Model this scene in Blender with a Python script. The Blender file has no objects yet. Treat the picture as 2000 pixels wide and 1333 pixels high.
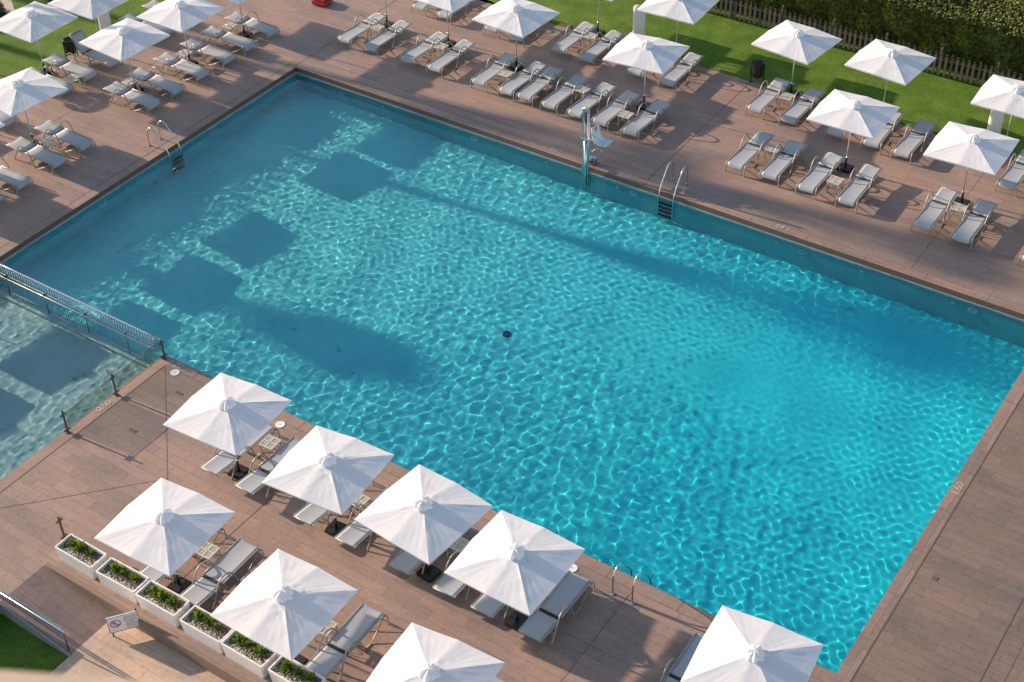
import bpy, bmesh, math, random
import numpy as np
from mathutils import Vector, Matrix
random.seed(7); RNG = np.random.default_rng(11)
SC = bpy.context.scene; COL = SC.collection
R = math.radians

# ------------------------------------------------------------------ camera
CAM = Vector((24.855, -19.591, 25.0))
ya, pi_, ro = 6.06220399e-01, 8.83554814e-01, -2.39262912e-02
def rz(a): return Matrix(((math.cos(a), -math.sin(a), 0), (math.sin(a), math.cos(a), 0), (0, 0, 1)))
rx = Matrix(((1, 0, 0), (0, math.cos(pi_), -math.sin(pi_)), (0, math.sin(pi_), math.cos(pi_))))
cd = bpy.data.cameras.new('camera'); cam = bpy.data.objects.new('camera', cd); COL.objects.link(cam)
cam.matrix_world = Matrix.Translation(CAM) @ (rz(ya) @ rx @ rz(ro)).to_4x4()
cd.sensor_width = 36; cd.lens = 51.745; cd.clip_start = .1; cd.clip_end = 1000
cd.dof.use_dof = True; cd.dof.focus_distance = 37; cd.dof.aperture_fstop = 5.6
SC.camera = cam
# ------------------------------------------------------------------ light
EL, AZ = R(16.7), R(4.8)
w = bpy.data.worlds.new('World'); SC.world = w; w.use_nodes = True
sk = w.node_tree.nodes.new('ShaderNodeTexSky'); sk.sky_type = 'NISHITA'; sk.sun_disc = False
sk.sun_elevation = EL; sk.sun_rotation = R(-90) - AZ   # the sun stands towards -X
sk.air_density = 1.0; sk.dust_density = .6; sk.ozone_density = 1.0
bg = w.node_tree.nodes['Background']; w.node_tree.links.new(sk.outputs[0], bg.inputs[0]); bg.inputs[1].default_value = .12
ld = bpy.data.lights.new('sun', 'SUN'); ld.energy = 5.0; ld.angle = R(.5); ld.color = (1, .79, .60)
sun = bpy.data.objects.new('sun', ld); COL.objects.link(sun)
sd = Vector((math.cos(EL) * math.cos(AZ), math.cos(EL) * math.sin(AZ), -math.sin(EL)))
sun.rotation_euler = sd.to_track_quat('-Z', 'Y').to_euler()
ld.cycles.is_caustics_light = True
vs = SC.view_settings; vs.view_transform = 'Standard'; vs.look = 'None'; vs.exposure = .9; vs.gamma = 1; vs.use_curve_mapping = False
cy = SC.cycles; cy.use_denoising = True; cy.max_bounces = 10; cy.transmission_bounces = 8; cy.transparent_max_bounces = 12
cy.diffuse_bounces = 3; cy.glossy_bounces = 4; cy.caustics_refractive = True; cy.caustics_reflective = False; cy.sample_clamp_indirect = 6
try: cy.denoiser = 'OPENIMAGEDENOISE'
except Exception: pass

# ------------------------------------------------------------------ helpers
def tag(o, label=None, cat=None, group=None, kind=None):
    if label: o['label'] = label
    if cat: o['category'] = cat
    if group: o['group'] = group
    if kind: o['kind'] = kind
    return o
def empty(name, loc, label, cat, group=None, rot=0):
    o = bpy.data.objects.new(name, None); COL.objects.link(o); o.location = loc; o.rotation_euler = (0, 0, rot)
    o.empty_display_size = .1
    return tag(o, label, cat, group)
def dup(root, loc, rot, label):
    r = root.copy(); COL.objects.link(r); r.location = loc; r.rotation_euler = (0, 0, rot); r['label'] = label
    for ch in list(root.children):
        c = ch.copy(); COL.objects.link(c); c.parent = r
        for g in list(ch.children):
            d = g.copy(); COL.objects.link(d); d.parent = c
    return r
def link(name, me, mat, parent=None, smooth=False):
    if mat is not None: me.materials.append(mat)
    if smooth: me.polygons.foreach_set('use_smooth', np.ones(len(me.polygons), bool))
    o = bpy.data.objects.new(name, me); COL.objects.link(o)
    if parent: o.parent = parent
    return o
class MB:
    """collects shapes into ONE mesh"""
    def __init__(s): s.bm = bmesh.new()
    def box(s, c, d, rot=None, bev=0, taper=0):
        r = bmesh.ops.create_cube(s.bm, size=1); vv = r['verts']
        for v in vv:
            k = 1 + taper * v.co.z
            v.co = Vector((v.co.x * d[0] * k, v.co.y * d[1] * k, v.co.z * d[2]))
        if bev:
            es = list({e for v in vv for e in v.link_edges})
            q = bmesh.ops.bevel(s.bm, geom=es, offset=bev, segments=2, affect='EDGES'); vv = list({v for f in q['faces'] for v in f.verts} | {v for v in vv if v.is_valid})
        M = Matrix.Translation(c) @ (rot.to_4x4() if rot else Matrix())
        bmesh.ops.transform(s.bm, matrix=M, verts=vv); return s
    def tube(s, pts, r, n=7, caps=True):
        pts = [Vector(p) for p in pts]; rings = []
        prev = None
        for i, p in enumerate(pts):
            t = (pts[min(i + 1, len(pts) - 1)] - pts[max(i - 1, 0)]).normalized()
            if prev is None:
                a = Vector((0, 0, 1)) if abs(t.z) < .9 else Vector((1, 0, 0)); u = t.cross(a).normalized()
            else: u = (prev - t * prev.dot(t)).normalized()
            prev = u; v = t.cross(u); rr = r[i] if isinstance(r, (list, tuple)) else r
            rings.append([s.bm.verts.new(p + (u * math.cos(2 * math.pi * k / n) + v * math.sin(2 * math.pi * k / n)) * rr) for k in range(n)])
        for A, B in zip(rings, rings[1:]):
            for k in range(n): f = s.bm.faces.new((A[k], A[(k + 1) % n], B[(k + 1) % n], B[k])); f.smooth = True
        if caps: s.bm.faces.new(rings[0][::-1]); s.bm.faces.new(rings[-1])
        return s
    def disc(s, c, r, h, n=28):
        a = [s.bm.verts.new((c[0] + r * math.cos(2 * math.pi * k / n), c[1] + r * math.sin(2 * math.pi * k / n), c[2])) for k in range(n)]
        b = [s.bm.verts.new((v.co.x, v.co.y, c[2] + h)) for v in a]
        s.bm.faces.new(b); s.bm.faces.new(a[::-1])
        for k in range(n): s.bm.faces.new((a[k], a[(k + 1) % n], b[(k + 1) % n], b[k]))
        return s
    def poly(s, pts):
        s.bm.faces.new([s.bm.verts.new(p) for p in pts]); return s
    def prism(s, pts, z0, z1):
        a = [s.bm.verts.new((p[0], p[1], z0)) for p in pts]; b = [s.bm.verts.new((p[0], p[1], z1)) for p in pts]
        s.bm.faces.new(b); s.bm.faces.new(a[::-1]); n = len(a)
        for k in range(n): s.bm.faces.new((a[k], a[(k + 1) % n], b[(k + 1) % n], b[k]))
        return s
    def mesh(s, name):
        me = bpy.data.meshes.new(name); bmesh.ops.recalc_face_normals(s.bm, faces=s.bm.faces); s.bm.to_mesh(me); s.bm.free(); return me
    def build(s, name, mat, parent=None): return link(name, s.mesh(name), mat, parent)
def arc(pts, k=6):
    """Catmull-Rom smoothing of a polyline"""
    P = [Vector(p) for p in pts]; P = [2 * P[0] - P[1]] + P + [2 * P[-1] - P[-2]]; out = []
    for i in range(1, len(P) - 2):
        for j in range(k):
            t = j / k; a, b, c, d = P[i - 1:i + 3]
            out.append(.5 * ((2 * b) + (c - a) * t + (2 * a - 5 * b + 4 * c - d) * t * t + (3 * b - a - 3 * c + d) * t ** 3))
    return out + [P[-2]]
def raw_mesh(name, co, faces):
    me = bpy.data.meshes.new(name); co = np.asarray(co, np.float32); faces = np.asarray(faces, np.int32)
    me.vertices.add(len(co)); me.vertices.foreach_set('co', co.ravel())
    me.loops.add(faces.size); me.loops.foreach_set('vertex_index', faces.ravel())
    me.polygons.add(len(faces)); me.polygons.foreach_set('loop_start', np.arange(len(faces)) * faces.shape[1])
    me.update(); me.validate(); return me

# ------------------------------------------------------------------ materials
class N:
    def __init__(s, name, base=(.8, .8, .8), rough=.6, metal=0, spec=.5):
        s.m = bpy.data.materials.new(name); s.m.use_nodes = True; s.t = s.m.node_tree
        s.b = s.t.nodes['Principled BSDF']; s.set('Base Color', (*base, 1)); s.set('Roughness', rough); s.set('Metallic', metal); s.set('Specular IOR Level', spec)
    def set(s, k, v): s.b.inputs[k].default_value = v
    def n(s, ty, **kw):
        x = s.t.nodes.new(ty)
        for k, v in kw.items():
            if k in x.inputs: x.inputs[k].default_value = v
            else: setattr(x, k, v)
        return x
    def l(s, a, b): s.t.links.new(a, b)
    def coords(s, scale=(1, 1, 1), rot=0, loc=(0, 0, 0), kind='Object'):
        c = s.n('ShaderNodeTexCoord'); m = s.n('ShaderNodeMapping'); m.inputs['Scale'].default_value = scale; m.inputs['Rotation'].default_value = (0, 0, rot); m.inputs['Location'].default_value = loc
        s.l(c.outputs[kind], m.inputs[0]); return m.outputs[0]
    def ramp(s, fac, stops):
        r = s.n('ShaderNodeValToRGB'); e = r.color_ramp.elements
        while len(e) < len(stops): e.new(.5)
        for x, (p, c) in zip(e, stops): x.position = p; x.color = (*c, 1)
        s.l(fac, r.inputs[0]); return r.outputs[0]
    def mix(s, f, a, b, mode='MIX'):
        m = s.n('ShaderNodeMix', data_type='RGBA', blend_type=mode)
        for inp, v in ((m.inputs[0], f), (m.inputs[6], a), (m.inputs[7], b)):
            if hasattr(v, 'links'): s.l(v, inp)
            else: inp.default_value = v if not isinstance(v, tuple) else (*v, 1)
        return m.outputs[2]
    def noise(s, vec, scale, detail=4, rough=.55):
        x = s.n('ShaderNodeTexNoise'); x.inputs['Scale'].default_value = scale; x.inputs['Detail'].default_value = detail; x.inputs['Roughness'].default_value = rough
        s.l(vec, x.inputs['Vector']); return x.outputs['Fac']
    def bump(s, h, strength=.3, dist=.01):
        b = s.n('ShaderNodeBump'); b.inputs['Strength'].default_value = strength; b.inputs['Distance'].default_value = dist; s.l(h, b.inputs['Height']); s.l(b.outputs[0], s.b.inputs['Normal'])

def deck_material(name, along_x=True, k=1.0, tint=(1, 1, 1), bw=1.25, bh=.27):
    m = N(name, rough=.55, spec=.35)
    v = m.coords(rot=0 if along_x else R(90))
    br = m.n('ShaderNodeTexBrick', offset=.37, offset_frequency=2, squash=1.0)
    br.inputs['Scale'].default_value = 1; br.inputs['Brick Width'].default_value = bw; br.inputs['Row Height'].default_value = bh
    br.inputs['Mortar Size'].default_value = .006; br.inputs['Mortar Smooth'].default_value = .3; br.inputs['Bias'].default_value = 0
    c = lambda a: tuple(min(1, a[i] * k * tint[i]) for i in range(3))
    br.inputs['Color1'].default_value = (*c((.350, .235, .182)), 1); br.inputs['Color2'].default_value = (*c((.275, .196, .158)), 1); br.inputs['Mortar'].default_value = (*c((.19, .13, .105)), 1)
    m.l(v, br.inputs['Vector'])
    st = m.coords(scale=(1.2, 14, 1) if along_x else (14, 1.2, 1)); g = m.noise(st, 1.6, 7, .62)
    gr = m.ramp(g, [(.28, (.88, .88, .89)), (.5, (.99, .99, .99)), (.74, (1.07, 1.06, 1.05))])
    a = m.mix(1.0, br.outputs['Color'], gr, 'MULTIPLY')
    big = m.noise(m.coords(scale=(.35, .8, 1) if along_x else (.8, .35, 1)), 1.0, 5, .6)
    bgc = m.ramp(big, [(.3, (.76, .80, .86)), (.5, (.97, .97, .98)), (.72, (1.10, 1.05, .98))])
    a = m.mix(1.0, a, bgc, 'MULTIPLY')
    sp = m.noise(m.coords(), 9, 5, .7); spc = m.ramp(sp, [(.3, (.72, .72, .74)), (.5, (1, 1, 1)), (.7, (1.1, 1.1, 1.08))])
    a = m.mix(.7, a, spc, 'MULTIPLY')
    m.l(a, m.b.inputs['Base Color']); m.bump(m.mix(.5, g, br.outputs['Fac'], 'SUBTRACT'), .25, .006)
    return m.m
M = {}
M['deck'] = deck_material('deck planks')
M['deck_warm'] = deck_material('lower landing tiles', k=1.75, tint=(1.06, 1.08, .96), bw=.9, bh=.45)
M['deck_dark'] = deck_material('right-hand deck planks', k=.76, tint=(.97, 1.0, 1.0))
M['coping_y'] = deck_material('coping along y', along_x=False, k=.98, bw=.9, bh=.5)
M['coping_x'] = deck_material('coping along x', along_x=True, k=.98, bw=.9, bh=.5)
m = N('dark joint', (.13, .085, .07), .9); M['joint'] = m.m
m = N('dark coping edge', (.16, .085, .06), .6); M['coping_side'] = m.m
m = N('grey waterline tile', (.36, .36, .35), .35); v = m.coords(); b_ = m.n('ShaderNodeTexBrick'); b_.inputs['Scale'].default_value = 1; b_.inputs['Brick Width'].default_value = .25; b_.inputs['Row Height'].default_value = .12; b_.inputs['Mortar Size'].default_value = .004
b_.inputs['Color1'].default_value = (.40, .41, .41, 1); b_.inputs['Color2'].default_value = (.33, .35, .36, 1); b_.inputs['Mortar'].default_value = (.2, .2, .2, 1); m.l(m.coords(rot=0), b_.inputs['Vector']); m.l(b_.outputs[0], m.b.inputs['Base Color']); M['waterline'] = m.m
def pool_tile(name, c1, c2, mortar, deep=None):
    m = N(name, rough=.9, spec=.1); br = m.n('ShaderNodeTexBrick', offset=0, offset_frequency=2)
    for k_, v_ in (('Scale', 1), ('Brick Width', .6), ('Row Height', .6), ('Mortar Size', .012)): br.inputs[k_].default_value = v_
    br.inputs['Color1'].default_value = (*c1, 1); br.inputs['Color2'].default_value = (*c2, 1); br.inputs['Mortar'].default_value = (*mortar, 1)
    m.l(m.coords(), br.inputs['Vector'])
    n1 = m.noise(m.coords(), .5, 5, .6); a = m.mix(1.0, br.outputs[0], m.ramp(n1, [(.3, (.82, .86, .88)), (.7, (1.1, 1.06, 1.02))]), 'MULTIPLY')
    n2 = m.noise(m.coords(), 1.9, 3, .5); a = m.mix(1.0, a, m.ramp(n2, [(.22, (.6, .55, .5)), (.32, (1, 1, 1))]), 'MULTIPLY')
    if deep:      # the water's depth tint painted into the tile colour, pale shallows to saturated turquoise
        sx = m.n('ShaderNodeSeparateXYZ'); m.l(m.coords(), sx.inputs[0]); mr = m.n('ShaderNodeMapRange'); mr.inputs[1].default_value = -7; mr.inputs[2].default_value = 13; m.l(sx.outputs[0], mr.inputs[0])
        a = m.mix(1.0, a, m.mix(mr.outputs[0], (.52, .93, .96), deep), 'MULTIPLY')
    m.l(a, m.b.inputs['Base Color']); return m.m
M['pool_floor'] = pool_tile('turquoise mosaic main pool floor', (.46, .82, .80), (.44, .80, .78), (.385, .73, .71), (.07, .94, 1.18))
M['shallow_floor'] = pool_tile('pale mosaic shallow floor', (.42, .60, .60), (.40, .58, .58), (.34, .52, .53))
M['pool_wall'] = pool_tile('teal mosaic pool wall', (.15, .58, .64), (.14, .56, .62), (.12, .52, .58))
def plain(key, base, rough=.5, metal=0, spec=.5, bump=0, sc=20):
    m = N(key.replace('_', ' '), base, rough, metal, spec)
    v = m.noise(m.coords(), sc, 4, .6); cc = m.ramp(v, [(.3, tuple(x * .86 for x in base)), (.7, tuple(min(1, x * 1.08) for x in base))]); m.l(cc, m.b.inputs['Base Color'])
    if bump: m.bump(v, bump, .004)
    M[key] = m.m; return m.m
plain('frame', (.35, .32, .275), .42, .25, .5)
plain('sling', (.37, .385, .40), .7, 0, .3, .25, 160)
plain('gap_shade', (.02, .02, .02), .8)
plain('steel', (.62, .62, .60), .18, 1.0)
plain('bronze_steel', (.20, .15, .11), .35, .7)
plain('pole', (.62, .60, .57), .35, .5)
plain('black_metal', (.012, .012, .014), .45, 0, .5)
plain('black_rubber', (.02, .02, .022), .7, 0, .3, .3, 40)
plain('table_white', (.55, .52, .45), .55)
plain('white_plastic', (.80, .79, .76), .35)
plain('planter_white', (.80, .76, .71), .5, 0, .4, .15, 12)
plain('pillar_white', (.74, .70, .66), .6, 0, .3, .15, 14)
plain('wood_fence', (.135, .11, .085), .85, 0, .2, .5, 30)
plain('gravel', (.50, .48, .42), .9, 0, .2, .6, 60)
plain('pebble_white', (.50, .46, .36), .8)
plain('pebble_grey', (.27, .29, .27), .85)
plain('red_plastic', (.42, .05, .05), .4)
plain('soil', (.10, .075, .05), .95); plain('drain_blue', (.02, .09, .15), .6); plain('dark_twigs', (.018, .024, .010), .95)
plain('blue_plastic', (.02, .06, .35), .4)
plain('beige_path', (.55, .45, .36), .9, 0, .2, .3, 3)
plain('concrete', (.55, .43, .32), .85, 0, .2, .4, 8)
plain('kerb', (.24, .17, .13), .7, 0, .3, .3, 6); plain('edging_grey', (.30, .27, .25), .6)
plain('trunk', (.16, .12, .08), .95, 0, .2, .8, 9)
def leafy(key, stops, sc, trans=.0):
    m = N(key.replace('_', ' '), rough=.6, spec=.25); c = m.ramp(m.noise(m.coords(), sc, 3, .6), stops); m.l(c, m.b.inputs['Base Color'])
    if trans:
        tr = m.n('ShaderNodeBsdfTranslucent'); m.l(c, tr.inputs[0]); mx = m.n('ShaderNodeMixShader'); mx.inputs[0].default_value = trans
        out = m.t.nodes['Material Output']; m.l(m.b.outputs[0], mx.inputs[1]); m.l(tr.outputs[0], mx.inputs[2]); m.l(mx.outputs[0], out.inputs[0])
    M[key] = m.m
leafy('hedge_leaf', [(.3, (.03, .04, .010)), (.5, (.10, .12, .02)), (.7, (.25, .24, .035))], 7.5, .12)
leafy('plant_leaf', [(.3, (.09, .17, .02)), (.7, (.26, .36, .04))], 14, .3)
leafy('palm_leaf', [(.3, (.05, .09, .02)), (.7, (.09, .14, .03))], 5, .2)
leafy('shrub_leaf', [(.3, (.01, .05, .012)), (.7, (.03, .11, .02))], 5, .2)
m = N('artificial turf', rough=.85, spec=.15); n1 = m.noise(m.coords(), 1.1, 6, .65); c1 = m.ramp(n1, [(.3, (.07, .135, .014)), (.52, (.105, .185, .022)), (.72, (.165, .235, .035))])
n2 = m.noise(m.coords(), 34, 5, .8); c2 = m.ramp(n2, [(.32, (.30, .36, .30)), (.5, (.95, .95, .95)), (.68, (1.9, 1.75, 1.6))]); m.l(m.mix(1, c1, c2, 'MULTIPLY'), m.b.inputs['Base Color']); m.bump(n2, .9, .03); M['turf'] = m.m
def fabric():
    m = N('white canopy cloth', (.94, .94, .95), .8, 0, .15); v = m.coords(); h = m.noise(v, 7, 6, .65); m.bump(h, .32, .02)
    tr = m.n('ShaderNodeBsdfTranslucent'); tr.inputs[0].default_value = (.94, .95, .97, 1); mx = m.n('ShaderNodeMixShader'); mx.inputs[0].default_value = .36
    out = m.t.nodes['Material Output']; m.l(m.b.outputs[0], mx.inputs[1]); m.l(tr.outputs[0], mx.inputs[2]); m.l(mx.outputs[0], out.inputs[0]); return m.m
M['canopy'] = fabric()
def glass_sheet():
    m = N('thin clear glass'); out = m.t.nodes['Material Output']; t = m.n('ShaderNodeBsdfTransparent'); t.inputs[0].default_value = (.84, .87, .84, 1); g = m.n('ShaderNodeBsdfGlossy'); g.inputs['Roughness'].default_value = .02
    mx = m.n('ShaderNodeMixShader'); mx.inputs[0].default_value = .06; m.l(t.outputs[0], mx.inputs[1]); m.l(g.outputs[0], mx.inputs[2]); m.l(mx.outputs[0], out.inputs[0]); return m.m
M['glass'] = glass_sheet()
m = N('clear pool water', (.84, 1, 1), 0); m.set('Transmission Weight', 1.0); m.set('IOR', 1.333)
M['water'] = m.m

# ------------------------------------------------------------------ ground, pool shell
ZW = -.23
PX0, PX1, PY1 = -7.22, 19.30, 13.86          # main basin; children's basin lies at x<0, y<0
KY = -9.0
JOINT = .004
def ring(name, mat, rects, z, kind='structure', parent=None):
    b = MB()
    for x0, y0, x1, y1 in rects: b.poly([(x0, y0, z), (x1, y0, z), (x1, y1, z), (x0, y1, z)])
    o = b.build(name, mat, parent)
    if kind and not parent: tag(o, kind=kind)
    return o
# terrain sheet far below the paving carries everything to the horizon
ring('ground', M['beige_path'], [(-400, 24.0, 400, 500), (-400, -9.6, -19.5, 24.0), (-19.5, -400, 400, -9.6), (-400, -400, -19.5, -9.6), (40, -9.6, 400, 24.0)], -.62)
cw = .34
deck_rects = [(PX0 - cw - 7.12, KY, PX0 - cw, 22), (PX0 - cw, PY1 + cw, 40, 21.42), (PX0 - cw, KY - .6, PX0, KY)]
deck_rects += [(cw, -6.86, PX1 + cw, -cw)]
ring('pool_deck', M['deck'], deck_rects + [(cw, -9.6, 3.0, -6.86)], 0)
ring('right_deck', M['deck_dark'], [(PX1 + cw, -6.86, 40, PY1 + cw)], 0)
# coping: a solid slab along every pool edge with side faces coloured dark to stand for their shade
def slab(name, mat, x0, y0, x1, y1, z0=-.17, z1=0.0):
    b = MB(); b.box(((x0 + x1) / 2, (y0 + y1) / 2, (z0 + z1) / 2), (x1 - x0, y1 - y0, z1 - z0)); return tag(b.build(name, mat), kind='structure')
def faced(o, side):
    o.data.materials.append(side)
    for p in o.data.polygons:
        if abs(p.normal.z) < .5: p.material_index = 1
e = .003
faced(slab('coping', M['coping_x'], PX0 - cw, PY1, PX1 + cw, PY1 + cw), M['coping_side'])
faced(slab('coping', M['coping_x'], 0, -cw, PX1 + cw, 0), M['coping_side'])
faced(slab('coping', M['coping_y'], PX0 - cw, KY, PX0, PY1), M['coping_side'])
faced(slab('coping', M['coping_y'], PX1, 0, PX1 + cw, PY1), M['coping_side'])
faced(slab('coping', M['coping_y'], 0, -9.6, cw, -cw), M['coping_side'])
# basin walls and floor
def fz(x): return -1.38 - .013 * (x - PX0)
def shell():
    b = MB(); zt, zs = -.17, -1.0
    for A, B in (((PX0, 0), (PX0, PY1)), ((PX0, PY1), (PX1, PY1)), ((PX1, PY1), (PX1, 0)), ((PX1, 0), (0, 0))):
        b.poly([(*A, zt), (*B, zt), (*B, fz(B[0])), (*A, fz(A[0]))])
    for A, B in (((0, 0), (0, KY)), ((0, KY), (PX0, KY)), ((PX0, KY), (PX0, 0))):
        b.poly([(*A, zt), (*B, zt), (*B, -.75), (*A, -.75)])
    o = b.build('pool_wall', M['pool_wall']); tag(o, kind='structure'); o.cycles.is_caustics_receiver = True
    b = MB()
    for A, B, q in (((PX0, PY1), (PX1, PY1), (0, -.006)), ((PX0, 0), (PX0, PY1), (.006, 0)), ((PX0, KY), (PX0, 0), (.006, 0))):
        b.poly([(A[0] + q[0], A[1] + q[1], -.172), (B[0] + q[0], B[1] + q[1], -.172), (B[0] + q[0], B[1] + q[1], -.36), (A[0] + q[0], A[1] + q[1], -.36)])
    tag(b.build('waterline_tiles', M['waterline']), kind='structure')
    b = MB(); n = 26
    for i in range(n):
        xa, xb = PX0 + (PX1 - PX0) * i / n, PX0 + (PX1 - PX0) * (i + 1) / n
        b.poly([(xa, 0, fz(xa)), (xb, 0, fz(xb)), (xb, PY1, fz(xb)), (xa, PY1, fz(xa))])
    bmesh.ops.remove_doubles(b.bm, verts=b.bm.verts, dist=1e-4)
    o = b.build('pool_floor', M['pool_floor']); tag(o, kind='structure'); o.cycles.is_caustics_receiver = True
    b = MB(); b.poly([(PX0, KY, -.73), (0, KY, -.73), (0, -.3, -.73), (PX0, -.3, -.73)]); o = b.build('shallow_floor', M['shallow_floor']); tag(o, kind='structure'); o.cycles.is_caustics_receiver = True
    b = MB(); b.box(((PX0) / 2, -.15, -1.22), (-PX0 - .01, .28, 1.24)); o = b.build('basin_dividing_wall', M['shallow_floor']); tag(o, 'submerged wall dividing the shallow basin from the main pool', 'wall'); o.cycles.is_caustics_receiver = True
shell()
# water: one real rippled surface over both basins, open below; the floor colour carries its depth tint
def water():
    res = .031
    XL = PX0 - 4.6; xs = np.arange(XL, PX1 + res, res); xs[-1] = PX1; ys = np.arange(KY, PY1 + res, res); ys[-1] = PY1  # extra water added unseen under the left deck to seed caustics by the wall
    X, Y = np.meshgrid(xs, ys, indexing='ij'); Z = np.zeros_like(X)
    def sm(a, b, t): t = np.clip((t - a) / (b - a), 0, 1); return t * t * (3 - 2 * t)
    r = np.random.default_rng(5)
    lowf = lambda: sum(np.sin(r.uniform(.15, .5) * X + r.uniform(.15, .5) * Y * r.choice([-1, 1]) + r.uniform(0, 6.3)) for _ in range(4)) / 4
    e1 = 1 + .35 * lowf(); e2 = 1 + .4 * lowf()
    g_ = lambda cx_, cy_, sx_, sy_: np.exp(-((X - cx_) / sx_) ** 2 - ((Y - cy_) / sy_) ** 2)
    turb = np.clip(.95 * g_(-1.5, 8.5, 6, 4.2) + .9 * sm(9.5, 15, X - .25 * Y) + .75 * g_(8, 10, 6, 3.2) + .1, 0, 1)   # finer chop at the far left and the right-hand end
    over = -.66 * g_(11.0, 8.8, 5.0, 2.6) - .30 * g_(15.5, 5.0, 3.0, 2.5)             # calmer water in the middle of the right half
    for k in range(46):
        lam = r.uniform(.18, .50); th = r.uniform(0, 2 * math.pi); q = 2 * math.pi / lam
        Z += .0016 * lam ** 1.55 * np.sin(q * math.cos(th) * X + q * math.sin(th) * Y + r.uniform(0, 6.3)) * e1 * (1 - .60 * turb + over)
    for k in range(34):
        lam = r.uniform(.17, .34); th = r.normal(R(100), .9); q = 2 * math.pi / lam
        Z += .0012 * lam ** 1.6 * np.sin(q * math.cos(th) * X + q * math.sin(th) * Y + r.uniform(0, 6.3)) * e2 * (.10 + .95 * turb + .6 * over)
    kid = sm(.3, -.6, Y)                             # livelier small ripples over the shallow basin
    for k in range(30):
        lam = r.uniform(.15, .32); th = r.uniform(0, 2 * math.pi); q = 2 * math.pi / lam
        Z += .00135 * lam ** 1.55 * np.sin(q * math.cos(th) * X + q * math.sin(th) * Y + r.uniform(0, 6.3)) * kid
    for k in range(6):
        lam = r.uniform(1.6, 3.5); th = r.uniform(0, 2 * math.pi); q = 2 * math.pi / lam
        Z += .0030 * np.sin(q * math.cos(th) * X + q * math.sin(th) * Y + r.uniform(0, 6.3))
    Z += ZW
    nx, ny = X.shape; idx = np.arange(nx * ny).reshape(nx, ny)
    cx = (X[:-1, :-1] + X[1:, 1:]) / 2; cyy = (Y[:-1, :-1] + Y[1:, 1:]) / 2; keep = ~((cx > 0) & (cyy < 0))
    F = np.stack([idx[:-1, :-1], idx[1:, :-1], idx[1:, 1:], idx[:-1, 1:]], -1)[keep]
    used = np.unique(F); rem = -np.ones(nx * ny, int); rem[used] = np.arange(len(used)); co = np.stack([X, Y, Z], -1).reshape(-1, 3)[used]; F = rem[F]
    me = raw_mesh('pool_water', co, F)
    sm_ = np.ones(len(F), bool); me.polygons.foreach_set('use_smooth', sm_)
    o = link('pool_water', me, M['water']); tag(o, kind='structure'); o.cycles.is_caustics_caster = True
    return o
water()
# expansion joints and thin seams in the paving
def joints():
    b = MB(); z = JOINT
    def line(x0, y0, x1, y1, wd=.016):
        d = Vector((x1 - x0, y1 - y0, 0)); n = Vector((-d.y, d.x, 0)).normalized() * wd / 2
        b.poly([(x0 - n.x, y0 - n.y, z), (x1 - n.x, y1 - n.y, z), (x1 + n.x, y1 + n.y, z), (x0 + n.x, y0 + n.y, z)])
    line(PX1 + cw, -6.8, PX1 + cw, PY1 + cw, .028); line(21.88, -6.8, 21.88, 21.4, .022); line(22.3, -6.8, 22.3, 21.4, .01)
    line(cw, -9.5, cw, -cw, .02); line(cw, -cw, PX1, -cw, .012); line(PX0 - cw, KY, PX0 - cw, PY1 + cw, .014); line(PX0 - cw, PY1 + cw, PX1 + cw, PY1 + cw, .012)
    line(-7.5, 14.62, 1.4, 14.62, .014)
    line(6.66, PY1 + cw, 6.6, 21.4, .02); line(-7.3, PY1 + .1, -7.4, 22, .02); line(15.2, PY1 + cw, 15.2, 21.4, .01)
    line(.4, -.4, 3.45, -3.45, .012); line(3.4, -3.4, 1.2, -5.8, .012); line(1.2, -5.8, -.0 + cw, -6.7, .012); line(5.94, -cw, 5.94, -6.7, .016); line(14.6, -cw, 14.6, -6.7, .012)
    line(PX0 - cw - 4.1, KY, PX0 - cw - 4.1, 14.2, .012)
    for x in np.arange(1.3, 19, 1.8): line(x, -cw, x, 0, .01); line(x, PY1, x, PY1 + cw, .01)
    for y in np.arange(1.2, 13.8, 1.5): line(PX1, y, PX1 + cw, y, .01); line(PX0 - cw, y, PX0, y, .01)
    tag(b.build('deck_joints', M['joint']), kind='structure')
    b = MB()
    for x, y in ((1.43, -.95), (1.45, -2.62)): b.box((x, y, .006), (.22, .07, .008))
    b.box((20.05, 3.6, .006), (.12, .12, .008))
    tag(b.build('deck_inspection_covers', M['coping_side']), kind='structure')
joints()
# turf
def turf():
    b = MB(); z = .012
    far = [(-4.9, 22.1), (-2.2, 21.25), (5.9, 21.42), (6.5, 21.25), (8.9, 20.72), (9.1, 21.2), (13.3, 21.75), (40, 21.9), (40, 60), (-4.9, 60)]
    far = [(-7.4, 21.95), (-2.2, 21.3), (40, 21.55), (40, 60), (-7.4, 60)]
    b.poly([(x, y, z) for x, y in far])
    b.poly([(x, y, z) for x, y in [(-19.2, 2), (-14.68, 2), (-14.68, 15.5), (-14.2, 20), (-20, 24), (-21, 12.9), (-18.7, 11.4), (-19.9, 11.0)]])
    tag(b.build('lawn', M['turf']), kind='structure')
    ring('lawn', M['turf'], [(-14, -14, 5.12, -8.27)], -.40)
    ring('path', M['beige_path'], [(-60, 8, -14.7, 60), (-14.9, 21.4, -7.3, 60)], -.006)
    ring('lawn_seam', M['joint'], [(10.2, 21.6, 10.215, 24.6)], .017)
turf()
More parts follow.
